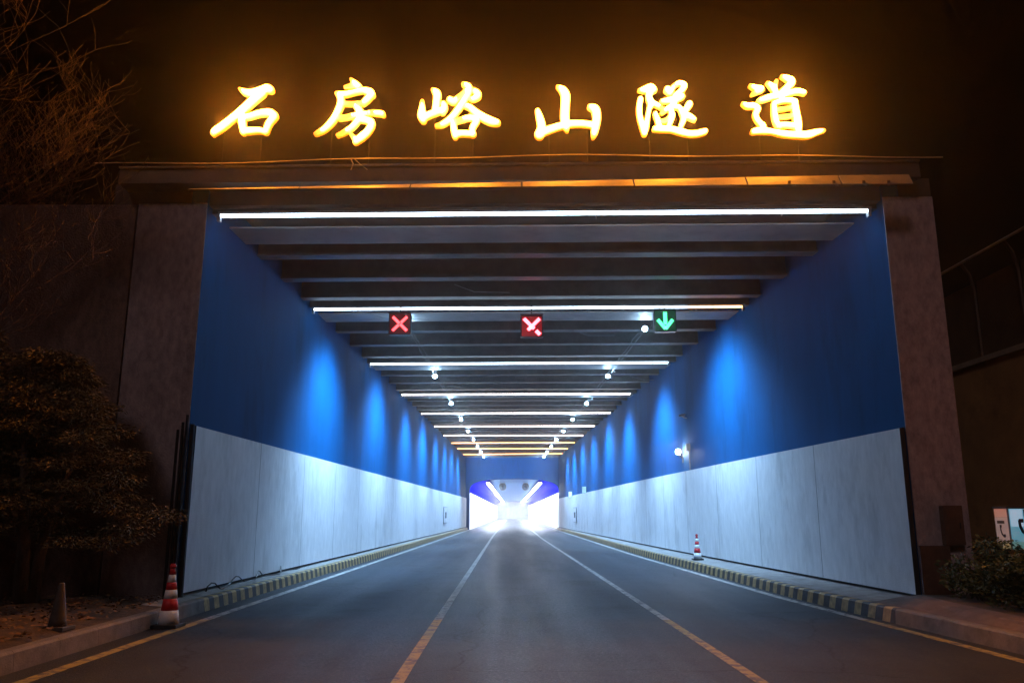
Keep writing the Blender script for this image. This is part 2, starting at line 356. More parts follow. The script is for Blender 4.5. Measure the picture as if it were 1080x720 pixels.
# canopy roof: slab, transverse beams, lintel, fascia and lit flashing
r = empty('tunnel_canopy', (0,16.3,8.7), 'dark steel beamed canopy roof over the road with an overhanging front edge', 'canopy roof')
def cpart(b, name, m, smooth=False):
    o = b.build(name, m, r, smooth); o.location = (0,-16.3,-8.7); return o
b = MB(); st=[16.7]+YS[1:]
for a, c in zip(st, st[1:]):
    b.hexa([(wl(a)-.3,a,8.74),(wr(a)+.3,a,8.74),(wr(c)+.3,c,8.74),(wl(c)-.3,c,8.74),(wl(a)-.3,a,8.95),(wr(a)+.3,a,8.95),(wr(c)+.3,c,8.95),(wl(c)-.3,c,8.95)])
cpart(b, 'roof_slab', M['slab'])
SY = [(16.65,16.35),(24.9,24.55),(34.55,34.15),(43.8,43.45),(52.35,51.9),(60.3,60.0),(67.5,67.45),(74.9,74.4),(81.6,81.6),(89.6,88.3)]
def beam(yl, yr, w, z0, z1, name, m):
    xl, xr = wl(yl)+.004, wr(yr)-.004
    b = MB().hexa([(xl,yl,z0),(xr,yr,z0),(xr,yr+w,z0),(xl,yl+w,z0),(xl,yl,z1),(xr,yr,z1),(xr,yr+w,z1),(xl,yl+w,z1)])
    return b
for i, (a, c) in enumerate(SY):
    nx = SY[i+1] if i+1 < len(SY) else (96.6,96.4)
    cpart(beam(a+.1, c+.1, .3, 8.08, 8.736, '', None), 'ceiling_beam', M['beam'])
    cpart(beam(a+1.15, c+1.15, 1.15, 8.13, 8.16, '', None), 'soffit_plate', M['soffit'])
    n = 3
    for k in range(1, n+1):
        t = (k+.55)/(n+1); ya, yb = a+(nx[0]-a)*t, c+(nx[1]-c)*t
        b = beam(ya, yb, .2, 8.16, 8.736, '', None)
        # lower flange
        xl, xr = wl(ya)+.004, wr(yb)-.004
        b.hexa([(xl,ya-.08,8.11),(xr,yb-.08,8.11),(xr,yb+.28,8.11),(xl,ya+.28,8.11),(xl,ya-.08,8.157),(xr,yb-.08,8.157),(xr,yb+.28,8.157),(xl,ya+.28,8.157)])
        cpart(b, 'ceiling_beam', M['beam'])
for x0, x1 in ((-3.75,-3.4),(4.75,3.8)):      # conduits feeding the floodlights, with drooping runs between beams
    for off in (0,.14):
        pts=[(x0+off,27.5,8.075)]
        for y in np.arange(28.6,95,1.1): pts.append((x0+(x1-x0)*(y-17)/78+off+random.uniform(-.02,.02), y, 8.085-random.random()*.06))
        cpart(MB().tube(pts,.009,5), 'conduit', M['steel'])
for k in range(9):
    y = random.uniform(18,60); x = random.uniform(-5,6); l = random.uniform(1.0,2.2)
    cpart(MB().tube([(x,y,8.08),(x+l*.35,y+l*.3,7.99),(x+l,y+l*.55,8.08)],.011,5), 'loose_wire', M['grey'])
def xbar(x0, x1, yo, prof, name, m):    # bar across the portal with an x-constant profile (dy,z), skewed with the portal
    b = MB(); p0 = [(x0, skew(x0)+yo+dy, z) for dy, z in prof]; p1 = [(x1, skew(x1)+yo+dy, z) for dy, z in prof]; n = len(prof)
    b.poly(p0[::-1]); b.poly(p1)
    for i in range(n): j=(i+1)%n; b.poly([p0[i],p0[j],p1[j],p1[i]])
    return cpart(b, name, m)
xbar(-8.7, 8.98, -.02, [(.1,8.2),(.36,8.2),(.36,8.70),(.1,8.70)], 'lintel', M['fascia'])
xbar(-8.4, 8.55, -.42, [(0,8.52),(.5,8.52),(.5,8.86),(.03,8.86)], 'fascia', M['fascia'])
xbar(-8.4, 8.55, -.45, [(0,8.862),(.5,8.862),(.5,8.90),(0,8.90)], 'coping', M['flash'])
# flashing in sheets, deeper towards the hedge end
xx = [-6.7,-4.4,-2.1,.2,2.5,4.8,6.7,8.15]
for a, c in zip(xx, xx[1:]):
    h = lambda x: .045 + .19*max(0,min(1,(x+7)/14))
    b = MB()
    pa = [(-.88,8.18),(-.74,8.20+h(a)),(-.72,8.20+h(a)),(-.86,8.175)]; pc = [(-.88,8.18),(-.74,8.20+h(c)),(-.72,8.20+h(c)),(-.86,8.175)]
    p0 = [(a+.015,skew(a)+dy,z) for dy,z in pa]; p1 = [(c-.015,skew(c)+dy,z) for dy,z in pc]
    b.poly(p0[::-1]); b.poly(p1)
    for i in range(4): j=(i+1)%4; b.poly([p0[i],p0[j],p1[j],p1[i]])
    cpart(b, 'flashing_sheet', M['flash'])
for x in (5.6,6.5,7.1,7.6):
    b = MB().hexa([(x,skew(x)-.90,8.19),(x+.06,skew(x)-.90,8.19),(x+.5,skew(x)-.02,8.5),(x+.44,skew(x)-.02,8.5),(x,skew(x)-.90,8.25),(x+.06,skew(x)-.90,8.25),(x+.5,skew(x)-.02,8.58),(x+.44,skew(x)-.02,8.58)])
    cpart(b, 'bracket', M['fascia'])

# end wall over the bore, and the bore itself
def bore_profile(z0=-.3):
    # half outline list of (x,z) from the tree side foot over the crown to the hedge side foot
    cx, hw, zc, zt = .25, 5.28, 3.6, 5.62
    pts = [(cx-hw, z0),(cx-hw,4.05)]
    for k in range(1,24):
        t = math.pi*(1-k/24.); x = math.cos(t); s = math.sin(t)
        px = cx+hw*math.copysign(abs(x)**.62,x); pz = 4.05+(zt-4.05)*abs(s)**.62
        pts.append((px,pz))
    pts += [(cx+hw,4.05),(cx+hw,z0)]
    return pts
prof = bore_profile()
r2 = empty('bore_portal_wall', (0,97,0), 'blue end wall over the brightly lit arched bore', 'wall')
b = MB(); top = 8.70
for (xa,za),(xc,zc) in zip(prof, prof[1:]):
    if abs(xa-xc) < 1e-6: continue
    b.hexa([(xa,97.02,za),(xc,97.02,zc),(xc,97.5,zc),(xa,97.5,za),(xa,97.02,top),(xc,97.02,top),(xc,97.5,top),(xa,97.5,top)])
b.box(-6.4,prof[0][0],97.02,97.5,-.3,top); b.box(prof[-1][0],6.4,97.02,97.5,-.3,top)
o = b.build('portal_face', M['blue'], r2); o.location = (0,-97,0)
r3 = empty('tunnel_bore', (0,97,0), 'arched inner bore with dazzling white walls and deep blue haunches', 'tunnel')
ya, yb = 97.5, 280.0
def barrel(sel, m, name, off=0):
    b = MB()
    for (xa,za),(xc,zc) in zip(prof, prof[1:]):
        zm = (za+zc)/2
        if not sel((xa+xc)/2-.25, zm): continue
        for y1, y2 in zip(np.linspace(ya,yb,9), np.linspace(ya,yb,9)[1:]):
            b.poly([(xa,y1,za),(xa,y2,za),(xc,y2,zc),(xc,y1,zc)])
    o = b.build(name, m, r3); o.location = (0,-97,0)
barrel(lambda x,z: z < 4.04, M['borewhite'], 'white_wall')
barrel(lambda x,z: z >= 4.04 and abs(x) > 2.6, M['boreblue'], 'blue_haunch')
barrel(lambda x,z: z >= 4.04 and abs(x) <= 2.6, M['borecrown'], 'crown')
b = MB().poly([(-5.2,279.8,-.3),(5.7,279.8,-.3),(5.7,279.8,5.6),(-5.2,279.8,5.6)])
o = b.build('far_bend', M['borebend'], r3); o.location = (0,-97,0)
for sx, txt in ((-1,'on the tree side'),(1,'on the hedge side')):
    x = .25+sx*3.15
    t = empty('line_light', (x,99,5.2), 'long bright line of tunnel lights high in the bore '+txt, 'light', 'line lights in the bore')
    MB().box(-.16,.16,0,177,.0,.05).build('diffuser', E['boreline'], t)
    MB().box(-.2,.2,-.02,177.02,.052,.16).build('housing', M['grey'], t)
for x, txt in ((-1.2,'tree'),(1.75,'hedge')):
    t = empty('jet_fan', (x,105,5.02), 'round jet fan hanging from the bore crown beside the line light on the %s side'%txt, 'fan', 'jet fans in the bore')
    b = MB(); n=20
    for r_,y in ((.42,0),(.46,.03),(.46,2.4),(.42,2.43)): pass
    rings = [(.36,.02),(.43,0),(.45,.05),(.45,2.4),(.36,2.44)]
    for r_, y in rings:
        for j in range(n): a=2*math.pi*j/n; b.v.append((r_*math.cos(a),y,r_*math.sin(a)))
    for i in range(len(rings)-1):
        for j in range(n): p=i*n+j; q=i*n+(j+1)%n; b.f.append((p,q,q+n,p+n)); b.m.append(0)
    b.build('casing', M['steel'], t, True)
    b = MB()
    for k in range(7):
        a=2*math.pi*k/7; b.poly([(.08*math.cos(a-.5),.3,.08*math.sin(a-.5)),(.35*math.cos(a-.3),.22,.35*math.sin(a-.3)),(.35*math.cos(a+.3),.32,.35*math.sin(a+.3)),(.08*math.cos(a+.5),.36,.08*math.sin(a+.5))])
    b.box(-.09,.09,.2,.5,-.09,.09)
    b.build('rotor', M['black'], t)
    MB().box(-.3,-.24,.5,.6,.38,.58).build('hanger', M['grey'], t); MB().box(.24,.3,.5,.6,.38,.58).build('hanger', M['grey'], t)

# ------------------------------------------------------------------ light strips
ordn = ['first','second','third','fourth','fifth','sixth','seventh','eighth','ninth','tenth']
look = ['s_white','s_white','s_white','s_warm','s_warm','s_pink','s_pink','s_orange','s_orange','s_orange']
desc = ['long bright white light strip under the lintel, first from the tunnel mouth','white light strip with an orange end, above the lane signals, second from the mouth',
  'white light strip just beyond the lane signals, third from the mouth','slightly warm white light strip, fourth from the mouth','warm white light strip, fifth from the mouth',
  'pinkish light strip across the ceiling, sixth from the mouth','pinkish light strip across the ceiling, seventh from the mouth','orange light strip, third in front of the blue end wall',
  'orange light strip, second in front of the blue end wall','orange light strip nearest in front of the blue end wall']
desc[9] = 'orange light strip just in front of the blue end wall, last from the mouth'
for i, (yl, yr) in enumerate(SY):
    xl, xr = wl(yl)+.16, wr(yr)-.22
    if i == 0: xl += .06
    if i in (2,3): xr -= .12
    t = empty('light_strip', ((xl+xr)/2,(yl+yr)/2,8.0), desc[i], 'light strip', 'light strips across the tunnel ceiling')
    def sl(xa, xc, z0, z1, w):
        P = lambda x: yl+(yr-yl)*(x-xl)/(xr-xl)
        return MB().hexa([(xa,P(xa)-w,z0),(xc,P(xc)-w,z0),(xc,P(xc)+w,z0),(xa,P(xa)+w,z0),(xa,P(xa)-w,z1),(xc,P(xc)-w,z1),(xc,P(xc)+w,z1),(xa,P(xa)+w,z1)])
    def pt(b, n, m): o=b.build(n, m, t); o.location = -t.location
    if i == 1:
        pt(sl(xl,xr-1.75,7.97,8.02,.04),'diffuser',E[look[i]]); pt(sl(xr-1.745,xr,7.97,8.02,.04),'diffuser',E['s_orange'])
    else: pt(sl(xl,xr,7.97,8.02,.04),'diffuser',E[look[i]])
    pt(sl(xl-.03,xr+.03,8.022,8.078,.055),'housing',M['grey'])
    if i < 4:
        for k in range(7):      # loose clips and wire tails hanging under the strip
            x = xl+(xr-xl)*random.random(); y = yl+(yr-yl)*(x-xl)/(xr-xl)-.05; l = random.uniform(.06,.2); s = random.uniform(-.08,.08)
            pt(MB().tube([(x,y,8.03),(x+s*.3,y-.02,8.03-l*.5),(x+s,y-.01,8.03-l)],.008,5),'wire_tail',M['soffit'])
    if i < 8:
        for x in (xl,xr):
            y = yl if x==xl else yr; s = 1 if x==xl else -1
            pt(MB().box(x-.05,x+.02,y-.05,y+.05,7.86,8.03),'end_bracket',M['grey'])

# ------------------------------------------------------------------ floodlights
def spot(name, loc, target, power, angle, blend=.9, c=(.36,.64,1), soft=.65):
    l = bpy.data.lights.new(name,'SPOT'); l.energy=power; l.spot_size=R(angle); l.spot_blend=blend; l.color=c; l.shadow_soft_size=soft
    return l
FY = [(27.3,-3.62,4.61),(37.2,-3.59,4.48),(46.7,-3.54,4.35),(55,-3.47,4.13),(62.9,-3.43,3.99),(70.4,-3.34,3.85),(77.5,-3.3,3.75),(84.5,-3.25,3.65),(92,-3.2,3.6)]
fw = ['behind the lane signals','after the third light strip','after the fourth light strip','after the fifth light strip','after the sixth light strip','after the seventh light strip','after the eighth light strip','after the ninth light strip','nearest the blue end wall']
for k, (y, xa, xb) in enumerate(FY):
    for x, f, sd in ((xa, wl, 'tree'), (xb, wr, 'hedge')):
        t = empty('floodlight', (x,y,7.9), 'small round ceiling floodlight %s, on the %s side of the road'%(fw[k], sd), 'floodlight', 'round floodlights under the tunnel ceiling')
        b = MB().tube([(0,.1,.03),(0,.02,.03),(0,-.06,-.0)],[.06,.11,.11],14); b.build('housing', M['steel'], t, False)
        MB().tube([(0,-.062,-.002),(0,-.075,-.008)],[.085,.075],14).build('lens', E['flood'], t)
        MB().box(-.02,.02,.03,.07,.13,.215).build('bracket', M['steel'], t)
        xw = f(y); tgt = Vector((xw, y+random.uniform(-.5,.5), random.uniform(2.5,3.3)))
        if k == len(FY)-1: tgt = Vector((x*.6, 97, 6.6))
        d = tgt - Vector((x,y,7.9))
        l = spot('floodlight_beam', None, None, 5600*random.uniform(.8,1.2)*(.5 if k == len(FY)-1 else 1), random.uniform(112,138), 1.0)
        o = bpy.data.objects.new('beam', l); col.objects.link(o); o.parent = t
        o.location = (0.0,-.10,-.16); o.rotation_euler = d.to_track_quat('-Z','Y').to_euler()

# ------------------------------------------------------------------ lane signals
def signal(loc, kind, hot, label):
    t = empty('lane_signal', loc, label, 'signal', 'lane signals hanging under the ceiling')
    h = .345
    b = MB().cbox(-h,h,0,.16,-h,h,.03); b.build('housing', M['black'], t)
    lens = E['greenlens'] if kind=='arrow' else (E['redlens2'] if hot else E['redlens'])  # faint emission over the matrix face stands in for bloom of the lit LEDs
    MB().box(-h+.035,h-.035,-.004,.0,-h+.035,h-.035).build('led_matrix', lens, t)
    b = MB(); on = E['green'] if kind=='arrow' else (E['redhot'] if hot else E['red'])
    def bar(p, q, w):
        p, q = Vector((p[0],0,p[1])), Vector((q[0],0,q[1])); u=(q-p).normalized(); n=Vector((-u.z,0,u.x))*w/2
        b.prism([p-n+Vector((0,-.02,0)),q-n+Vector((0,-.02,0)),q+n+Vector((0,-.02,0)),p+n+Vector((0,-.02,0))],(0,.014,0))
    if kind=='cross':
        w=.085
        if hot: bar((-.24,.24),(.07,-.08),.1); bar((.13,-.14),(.25,-.26),.11); bar((.24,.24),(.03,.03),.1); bar((-.03,-.03),(-.12,-.12),.1)
        else:
            bar((-.22,.22),(-.01,.01),w); bar((.01,-.01),(.22,-.22),w); bar((.22,.22),(.035,.035),w*.95); bar((-.035,-.035),(-.22,-.22),w*.95)
    else:
        bar((0,.27),(0,-.12),.11); bar((-.23,.03),(.0,-.26),.1); bar((.23,.03),(.0,-.26),.1)
    b.build('lit_'+kind, on, t)
    MB().tube([(0,.08,h-.01),(0,.08,8.12-loc[2])],.022,8).build('hanger', M['steel'], t)
    b = MB().prism([(-h-.01,0,h-.005),(h+.01,0,h-.005),(h+.01,-.12,h+.0),(-h-.01,-.12,h+.0)],(0,0,.02)); b.build('visor', M['black'], t)
signal((-3.46,24.2,7.36),'cross',False,'hanging signal with a thin red cross, on the tree side of the lanes')
signal((.61,24.2,7.28),'cross',True,'hanging signal with the brightest red cross, over the middle lane')
signal((4.73,24.2,7.46),'arrow',False,'hanging signal with a green arrow pointing down')

# ------------------------------------------------------------------ bracket lamp, camera, evacuation signs, niches
x, y = wr(33.8), 33.8
t = empty('bracket_lamp', (x,y,4.15), 'dazzling lamp on an arm from the blue wall above the white panels', 'lamp')
MB().tube([(0,0,-.25),(-.12,0,-.2),(-.2,-.05,0)],.025,6).build('arm', M['steel'], t); MB().box(-.012,.0,-.12,.12,-.45,.15).build('wall_plate', M['steel'], t)
MB().tube([(-.2,.1,0),(-.2,-.06,0)],[.07,.12],14).build('housing', M['steel'], t); MB().tube([(-.2,-.062,0),(-.2,-.08,0)],[.105,.095],14).build('lens', E['lamp'], t)
t = empty('junction_box', (wr(32.6),32.6,4.25), 'small grey box and conduit on the blue wall beside the bracket lamp', 'box')
MB().cbox(-.16,-.005,-.1,.1,-.14,.14,.02).build('enclosure', M['soffit'], t); MB().tube([(-.03,0,-.14),(-.03,0,-.9)],.018,6).build('conduit', M['soffit'], t)
t = empty('security_camera', (wr(32.9),32.9,5.45), 'small security camera high on the blue wall above the bracket lamp', 'camera')
MB().tube([(0,0,0),(-.18,0,.06)],.022,6).build('arm', M['soffit'], t)
MB().tube([(-.05,.12,.16),(-.32,-.22,.08)],[.05,.055],10).build('body', M['soffit'], t); MB().tube([(-.322,-.222,.0797),(-.34,-.244,.0745)],[.04,.035],10).build('lens', M['black'], t)
for y, z, txt in ((68,3.55,'nearer the bracket lamp'),(80,3.45,'nearer the blue end wall')):
    t = empty('evacuation_sign', (wr(y),y,z), 'small glowing pale green sign on the blue wall edge, '+txt, 'sign', 'glowing evacuation signs')
    MB().cbox(-.36,-.004,-.05,.05,-.28,.28,.02).build('case', M['grey'], t); MB().box(-.33,-.03,-.058,-.051,-.25,.25).build('lit_face', E['evac'], t)
for y, f, s, txt in ((76,wr,1,'below the evacuation signs'),(70,wl,-1,'across from the evacuation signs')):
    t = empty('equipment_cabinet', (f(y)-s*.131,y,1.0), 'pale equipment cabinet with dark handles in the white wall panels '+txt, 'cabinet', 'equipment cabinets in the white panels')
    MB().box(min(0,-s*.04),max(0,-s*.04),-1.6,1.6,-.2,1.2).build('frame', M['grey'], t)
    for a in (-1.5,.05): MB().box(min(-s*.042,-s*.06),max(-s*.042,-s*.06),a,a+1.45,-.12,1.12).build('door', M['white'], t)
    for a in (-.3,.3): MB().box(min(-s*.061,-s*.1),max(-s*.061,-s*.1),a-.06,a+.06,.25,.75).build('handle', M['black'], t)

# ------------------------------------------------------------------ sign characters: brush strokes (x, y, half-width) traced as variable-width strokes
CH = {
 '石': (247,110,(210,70),[[(348,175,8),(400,205,24),(470,215,32),(560,190,34),(610,172,36),(650,185,26)],[(560,215,38),(480,290,36),(400,370,34),(300,460,30),(200,545,32),(140,590,28),(132,618,10)],
   [(385,420,28),(395,500,30),(415,590,26)],[(400,452,20),(470,438,22),(560,410,24),(650,405,30),(700,435,28)],[(700,440,28),(650,510,26),(625,590,22)],[(415,582,26),(480,578,24),(560,575,20),(630,590,18)]]),
 '房': (368,110,(325,70),[[(385,90,8),(410,120,20),(440,150,28),(480,165,12)],[(330,165,6),(400,155,18)],[(255,230,14),(330,237,20),(420,217,18),(500,200,20),(570,215,30),(595,240,24)],
   [(590,240,24),(545,290,26),(510,325,18)],[(320,328,13),(400,330,14),(480,325,14),(530,318,14)],[(280,240,24),(300,310,28),(275,400,26),(230,490,26),(160,570,22),(90,612,15),(70,620,8)],
   [(440,350,20),(480,400,28),(490,460,28)],[(290,468,17),(350,460,17),(440,440,18),(520,428,18),(600,418,17),(690,425,21),(710,440,12)],[(480,470,24),(420,550,20),(350,600,18),(285,632,12)],
   [(490,480,22),(560,490,26),(600,520,28),(570,590,28),(520,640,30),(460,690,24),(455,700,12)],[(400,615,8),(440,660,18),(470,680,24)]]),
 '峪': (484,115,(435,75),[[(90,270,12),(90,340,24),(90,410,36),(105,455,24)],[(100,430,30),(160,400,25),(240,370,23),(290,350,26)],[(190,160,14),(230,200,32),(225,280,27),(215,370,27)],[(290,295,20),(305,330,24),(285,375,22)],
   [(350,255,24),(390,272,24),(430,235,17),(490,188,18),(530,150,22)],[(480,105,16),(520,120,22),(540,150,20),(510,220,24),(470,290,26),(430,350,24),(370,430,24),(290,490,20),(230,505,12)],
   [(560,160,10),(600,180,23),(620,215,27),(570,250,19),(530,240,8)],[(470,310,14),(530,320,20),(590,370,26),(660,420,31),(740,460,33),(800,475,23),(820,480,10)],
   [(390,470,16),(450,452,17),(540,428,21),(610,450,24)],[(385,470,20),(395,540,25),(410,610,20)],[(405,585,25),(480,578,21),(580,585,21)],[(610,460,24),(570,530,23),(575,590,20)]]),
 '山': (598,115,(555,75),[[(110,375,20),(130,450,30),(145,530,34),(125,600,40)],[(110,600,28),(200,560,28),(300,525,26),(400,500,26),(500,495,24),(600,505,23),(650,520,23)],
   [(300,140,10),(350,175,32),(375,230,38),(370,320,37),(365,420,37),(370,500,34),(385,560,12)],[(605,335,20),(650,355,34),(665,410,34),(660,490,32),(640,580,26),(628,625,10)]]),
 '隧': (707,115,(660,75),[[(130,185,8),(180,180,24),(240,165,34),(275,180,20)],[(240,190,28),(220,250,24),(240,310,26),(225,350,16)],[(240,300,18),(300,330,15),(340,360,10)],
   [(140,270,20),(125,360,20),(130,450,20),(150,530,22),(165,600,20)],[(225,340,15),(205,430,15),(185,530,19),(170,600,16)],[(400,180,28),(420,215,15)],
   [(430,200,16),(460,150,14),(510,115,15),(560,140,24),(530,190,19),(470,240,20)],[(340,290,12),(420,280,22),(490,260,26),(540,245,17)],[(470,270,24),(440,330,21),(380,370,15),(340,400,12)],
   [(440,340,17),(500,350,16),(530,400,21),(540,460,19),(510,530,16)],[(425,380,20),(430,440,22),(400,520,15)],[(440,420,15),(380,470,13),(340,480,11)],[(600,320,26),(560,380,20),(540,410,16)],
   [(540,410,18),(600,440,21),(640,465,14)],[(275,410,14),(295,470,18),(310,540,22)],[(265,555,18),(330,555,22),(420,560,22),(500,580,25),(580,600,22),(660,598,22),(730,580,20),(745,572,10)]]),
 '道': (824,115,(775,75),[[(150,150,10),(200,175,22),(250,185,23),(210,210,14),(160,235,8)],[(70,325,12),(110,345,20),(170,345,20),(205,375,22),(180,430,20),(200,490,18),(245,540,20),(240,575,16)],
   [(150,590,20),(220,580,24),(320,590,18),(420,610,22),(540,620,24),(650,620,28),(740,595,20),(810,580,10)],[(315,125,10),(360,165,23),(385,215,21)],[(400,105,9),(385,160,13),(385,210,13)],
   [(455,60,10),(510,85,24),(545,115,28),(500,165,23),(440,220,21)],[(215,295,10),(270,280,20),(350,255,21),(440,240,21),(530,215,19),(600,205,20),(655,220,16)],[(430,250,21),(440,285,17),(390,310,13)],
   [(360,320,15),(360,420,20),(370,500,20),(400,540,15)],[(360,320,15),(440,298,15),(520,293,19),(560,310,23)],[(555,310,25),(560,400,28),(570,500,30),(570,570,25)],
   [(380,383,11),(450,374,12),(520,362,11)],[(380,455,11),(450,447,12),(530,437,11)],[(380,530,17),(450,525,17),(540,533,17)]]),
}
def sdf_letter(strokes, step=5):
    W, H = 900, 740
    X, Y = np.meshgrid(np.arange(0, W+step, step, dtype=float), np.arange(0, H+step, step, dtype=float))
    D = np.full(X.shape, 1e9)
    for s in strokes:
        # smooth the stroke with Catmull-Rom
        P = np.array(s, float); Q = np.vstack([2*P[0]-P[1], P, 2*P[-1]-P[-2]]); S = []
        for i in range(1, len(Q)-2):
            for t in np.linspace(0,1,5,endpoint=False):
                S.append(.5*((2*Q[i])+(-Q[i-1]+Q[i+1])*t+(2*Q[i-1]-5*Q[i]+4*Q[i+1]-Q[i+2])*t*t+(-Q[i-1]+3*Q[i]-3*Q[i+1]+Q[i+2])*t**3))
        S.append(Q[-2]); S = np.array(S)
        for a, c in zip(S, S[1:]):
            dx, dy = c[0]-a[0], c[1]-a[1]; l2 = dx*dx+dy*dy+1e-9
            t = np.clip(((X-a[0])*dx+(Y-a[1])*dy)/l2, 0, 1)
            d = np.hypot(X-a[0]-t*dx, Y-a[1]-t*dy)-(a[2]+(c[2]-a[2])*t)
            D = np.minimum(D, d)
    return D, step
def contours(D, lev, step):
    V = D-lev; ny, nx = V.shape; seg = {}
    def ip(j,i,j2,i2):
        a, c = V[j,i], V[j2,i2]; t = a/(a-c) if a != c else .5
        return ((i+(i2-i)*t)*step, (j+(j2-j)*t)*step)
    pts = {}
    for j in range(ny-1):
        for i in range(nx-1):
            k = (V[j,i]<0)|((V[j,i+1]<0)<<1)|((V[j+1,i+1]<0)<<2)|((V[j+1,i]<0)<<3)
            if k in (0,15): continue
            e = {0:('h',j,i),1:('v',j,i+1),2:('h',j+1,i),3:('v',j,i)}
            T = {1:[(3,0)],2:[(0,1)],3:[(3,1)],4:[(1,2)],5:[(3,0),(1,2)],6:[(0,2)],7:[(3,2)],8:[(2,3)],9:[(2,0)],10:[(0,1),(2,3)],11:[(2,1)],12:[(1,3)],13:[(1,0)],14:[(0,3)]}[int(k)]
            pp = {0:lambda:ip(j,i,j,i+1),1:lambda:ip(j,i+1,j+1,i+1),2:lambda:ip(j+1,i,j+1,i+1),3:lambda:ip(j,i,j+1,i)}
            for a, c in T:
                pts[e[a]] = pp[a](); pts[e[c]] = pp[c]()
                seg.setdefault(e[a],[]).append(e[c]); seg.setdefault(e[c],[]).append(e[a])
    loops = []; seen = set()
    for st in list(seg):
        if st in seen: continue
        lp = [st]; seen.add(st); cur = st
        while True:
            n = [q for q in seg[cur] if q not in seen]
            if not n: break
            cur = n[0]; seen.add(cur); lp.append(cur)
        if len(lp) > 8: loops.append([pts[q] for q in lp][::1])
    return loops
SX, SZ = .0206/9, .0220/9
def letter_mesh(D, step, lev, depth, name):
    cu = bpy.data.curves.new(name, 'CURVE'); cu.dimensions='2D'; cu.fill_mode='BOTH'; cu.extrude = depth/2
    for lp in contours(D, lev, step):
        sp = cu.splines.new('POLY'); sp.points.add(len(lp)-1); sp.use_cyclic_u=True
        for p, q in zip(sp.points, lp): p.co = ((q[0]-400)*SX, (360-q[1])*SZ, 0, 1)
    tmp = bpy.data.objects.new('tmp', cu); col.objects.link(tmp)
    dg = bpy.context.evaluated_depsgraph_get(); me = bpy.data.meshes.new_from_object(tmp.evaluated_get(dg))
    bpy.data.objects.remove(tmp); bpy.data.curves.remove(cu)
    me.transform(Matrix.Rotation(math.pi/2,4,'X')); me.name = name
    return me
sd = ['stone character, an open box under a slanting stroke','house character, with a dot on top and two crossbars','valley character, a small three-pronged part beside a roofed box','mountain character, three plain upright prongs on one base stroke',
      'dense tunnel character with a tall ear-shaped part and a sweeping base','road character with three short bars in a box over a sweeping base']
nm = ['wide','tall','paired','pronged','dense','barred']
YL = 16.0
zc0 = 10.40
for k, (ch, (cx, cy, org, st)) in enumerate(CH.items()):
    px, py = org[0]+400/9, org[1]+40
    X = (px-540)*.0205; Z = 10.18+(115-py)*.0222
    t = empty('sign_character', (X, skew(X)-.35, Z), 'glowing orange '+sd[k], 'sign letter', 'glowing characters of the tunnel name')
    D, stp = sdf_letter(st)
    o = bpy.data.objects.new('lit_face', letter_mesh(D, stp, -11 if ch in '隧道' else -16, .05, 'lit_face')); col.objects.link(o); o.parent = t; o.data.materials.clear(); o.data.materials.append(E['letter']); o.location=(0,-.03,0)
    o = bpy.data.objects.new('return_trim', letter_mesh(D, stp, 6, .10, 'return_trim')); col.objects.link(o); o.parent = t; o.data.materials.clear(); o.data.materials.append(E['trim']); o.location=(0,.05,0)  # glowing rim added round the strokes to stand in for their bloom
    ys_ = [s for s in st]
    for dx in (-.42,.4):
        # post up to the lowest lit point above it
        cxp = 400+dx/SX; ci = int(round(cxp/stp)); rows = np.where(D[:,ci] < 0)[0]
        zt = (360-rows.max()*stp)*SZ+.05 if len(rows) else -.3
        MB().tube([(dx,.12,8.89-Z),(dx,.12,zt)],.008,6).build('support_post', M['dark'], t)

# sagging cable along the canopy edge with a loose tail
b = MB()
def cz(x): return 8.98-.05*math.cos((x+8)/18*2*math.pi)+.02*math.sin(x*1.3)
b.tube([(x,skew(x)-.5,cz(x)) for x in np.linspace(-8.9,9.0,40)],.012,5)
b.tube([(-3.42,skew(-3.4)-.5,cz(-3.4)),(-3.36,skew(-3.4)-.53,8.87),(-3.4,skew(-3.4)-.55,8.72)],.011,5)
b.tube([(-3.35,skew(-3.4)-.5,cz(-3.4)),(-3.2,skew(-3.4)-.53,8.85),(-3.05,skew(-3.4)-.55,8.73)],.009,5)
tag(b.build('cable', M['rail']), 'thin sagging cable along the canopy edge below the glowing characters', 'cable')

# cables and conduits at the ends of the white panels
t = empty('conduit_bundle', (-6.7,16.2,0), 'dark conduits running up the concrete beside the end of the white panels', 'conduit')
for i, dx in enumerate((-.05,.04,.12)):
    MB().tube([(dx,skew(-6.7)-.03-16.2-.15,-.02),(dx,skew(-6.7)-.03-16.2-.15,3.3+.15*i)],.03,8).build('conduit', M['black'], t)
MB().tube([(.22,.24,.02),(.22,.22,1.6),(.2,.2,3.42)],.05,8).build('channel', M['black'], t)
b = MB()
pts = [(-6.3,17.3,.075)]
for i in range(60):
    y = 17.3+i*.12; pts.append((-6.28+.1*math.sin(i*.35), y, .08+.16*max(0,math.sin(i*.42+1))**3))
b.tube(pts,.014,5)
tag(b.build('cable', M['black']), 'loose black cable looping on the walkway along the panel foot', 'cable')

